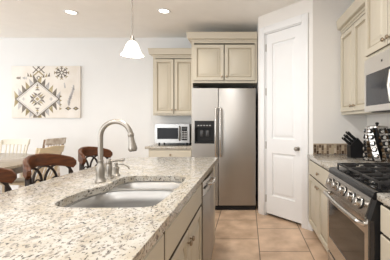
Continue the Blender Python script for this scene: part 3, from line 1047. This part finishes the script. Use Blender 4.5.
DCX, DCY = 106, 137
dia_line('ink', DCX, DCY, 89, 74, 4.2)
dia_line('greyp', DCX, DCY, 80, 66, 2.2)
# saw teeth outside the big diamond
for sx in (-1, 1):
    for sy in (-1, 1):
        for k in range(6):
            f0, f1 = (k + .02) / 6, (k + 1.0) / 6
            a = (DCX + sx * 92 * (1 - f0), DCY + sy * 77 * f0); b = (DCX + sx * 92 * (1 - f1), DCY + sy * 77 * f1)
            tip = (a[0] + sx * 2, a[1] + sy * 21) if sy > 0 else (b[0] + sx * 13, b[1] - 13 + 0)
            tip = (a[0] + sx * 3, b[1] + sy * 20)
            poly(['olive', 'greyp', 'ink'][(k + (sx > 0)) % 3], [a, b, tip])
# inner stepped motif
dia_line('ink', DCX, DCY, 18, 16, 3)
diamond('olive', DCX, DCY, 9, 8)
diamond('ink', DCX, DCY, 4, 4)
for sx in (-1, 1):
    for sy in (-1, 1):
        for k in range(3):
            f0, f1 = k / 3, (k + 1) / 3
            a = (DCX + sx * 22 * (1 - f0), DCY + sy * 20 * f0); b = (DCX + sx * 22 * (1 - f1), DCY + sy * 20 * f1)
            poly(['ink', 'olive', 'ink'][k], [a, b, (a[0] + sx * 10, b[1] + sy * 9)])
for sy in (-1, 1):
    for k in range(3):
        yy = DCY + sy * (36 + 9 * k); r = 10 - 2.5 * k
        poly('ink' if k != 1 else 'olive', [(DCX - r, yy), (DCX, yy + sy * 9), (DCX + r, yy)])
for sx in (-1, 1):
    x = DCX + sx * 56
    line('greyp', (x - 7, DCY), (x + 7, DCY), 3); line('greyp', (x, DCY - 7), (x, DCY + 7), 3)
# top centre motif
for sx in (-1, 1):
    line('ink', (111 - sx * 4, 2), (111 + sx * 24, 30), 4)
    line('ink', (111 + sx * 24, 2), (111 + sx * 2, 24), 4)
    line('olive', (111, 22), (111 + sx * 20, 40), 5)
    for k in range(3):
        x = 111 + sx * (14 + 11 * k)
        poly(['ink', 'olive', 'ink'][k], [(x, 48 - 2 * k), (x + sx * 10, 48 - 2 * k), (x + sx * 9, 34 - 3 * k)])
dia_line('ink', 111, 50, 8, 8, 3)
# snowflake motif
SXc, SYc = 205, 28
for k in range(8):
    a = k * PI / 4
    c, s = math.cos(a), math.sin(a)
    line('ink', (SXc + 7 * c, SYc + 6 * s), (SXc + 30 * c, SYc + 26 * s), 4)
    for q in (16, 25):
        for sg in (-1, 1):
            b = a + sg * .8
            line('ink' if q == 16 else 'olive', (SXc + q * c, SYc + q * .9 * s), (SXc + q * c + 8 * math.cos(b), SYc + q * .9 * s + 8 * math.sin(b)), 3)
dia_line('ink', SXc, SYc, 8, 8, 3)
# small marks
for x in (18, 26, 44, 52):
    poly('ink' if x % 4 else 'greyp', [(x, 50), (x + 11, 44), (x + 11, 56)])
for x, y in ((232, 176), (263, 176)):
    diamond('ink', x, y, 13, 8); diamond('olive', x, y - 0.1, 5, 4)
for k in range(4):
    poly('olive', [(196, 120 + k * 17), (207, 126 + k * 17), (196, 132 + k * 17)])
for k in range(9):
    x = 216 + (k * 37 % 40); y = 70 + k * 9
    line('greyp', (x, y), (x + 3, y + 22), 5 + k % 3)
for c, b in pr.items():
    o = build('printed_pattern', b, c, t)
    o['label'] = {'ink': 'charcoal printed shapes', 'olive': 'olive printed shapes', 'greyp': 'soft grey printed shapes'}[c]

# ------------------------------------------------------------------ lamps
PXX, PYY = -.845, 2.045
t = thing('pendant_lamp', (PXX, PYY, CEIL), 'pendant lamp with flared white glass shade hanging over the island', 'lamp')
build('canopy', MB().lathe([(.06, 0), (.06, -.012), (.045, -.024), (.012, -.028)], (PXX, PYY, CEIL - .0005)), 'nickel', t)
build('rod', MB().cyl((PXX, PYY, CEIL - .025), (PXX, PYY, 1.93), .0055, n=10), 'nickel', t)
build('socket_cap', MB().lathe([(.008, 1.935), (.013, 1.925), (.016, 1.905), (.021, 1.895), (.022, 1.884)], (PXX, PYY, 0)), 'nickel', t)
sh = build('lamp_shade', MB().lathe([(.021, 1.890), (.030, 1.882), (.042, 1.862), (.053, 1.832), (.064, 1.806), (.076, 1.792), (.079, 1.786), (.075, 1.787), (.061, 1.806), (.050, 1.832), (.039, 1.862), (.028, 1.880), (.02, 1.886)], (PXX, PYY, 0), n=32), 'shade', t)
build('bulb', MB().lathe([(.010, 1.884), (.012, 1.87), (.024, 1.848), (.027, 1.83), (.020, 1.812), (0, 1.804)], (PXX, PYY, 0), n=20), 'lamp', t)
pl = bpy.data.lights.new('pendant_light', 'POINT'); pl.energy = 5; pl.color = (1, .88, .72); pl.shadow_soft_size = .05
po = bpy.data.objects.new('pendant_light', pl); COL.objects.link(po); po.parent = t; po.location = (0, 0, 1.76 - CEIL)

for (x, y), lb in (((-1.135, 3.78), 'recessed ceiling light right of the pendant, nearest the cabinets'),
                   ((-2.415, 3.82), 'recessed ceiling light left of the pendant, seen whole'),
                   ((-2.80, 3.36), 'recessed ceiling light at the top left, cut by the frame')):
    t = thing('recessed_light', (x, y, CEIL), lb, 'ceiling light', 'recessed lights in the ceiling')
    build('trim_ring', MB().lathe([(.062, -.001), (.090, -.001), (.090, -.005), (.082, -.009), (.068, -.007), (.062, -.002)], (x, y, CEIL), n=32), 'trim', t)
    build('diffuser', MB().lathe([(.064, -.001), (.064, -.004), (0, -.005)], (x, y, CEIL), n=32), 'lamp', t)
    ld = bpy.data.lights.new('downward_light', 'SPOT'); ld.energy = 18; ld.spot_size = math.radians(130); ld.spot_blend = .8; ld.shadow_soft_size = .07; ld.color = (1, .9, .76)
    lo = bpy.data.objects.new('downward_light', ld); COL.objects.link(lo); lo.parent = t; lo.location = (0, 0, -.03)
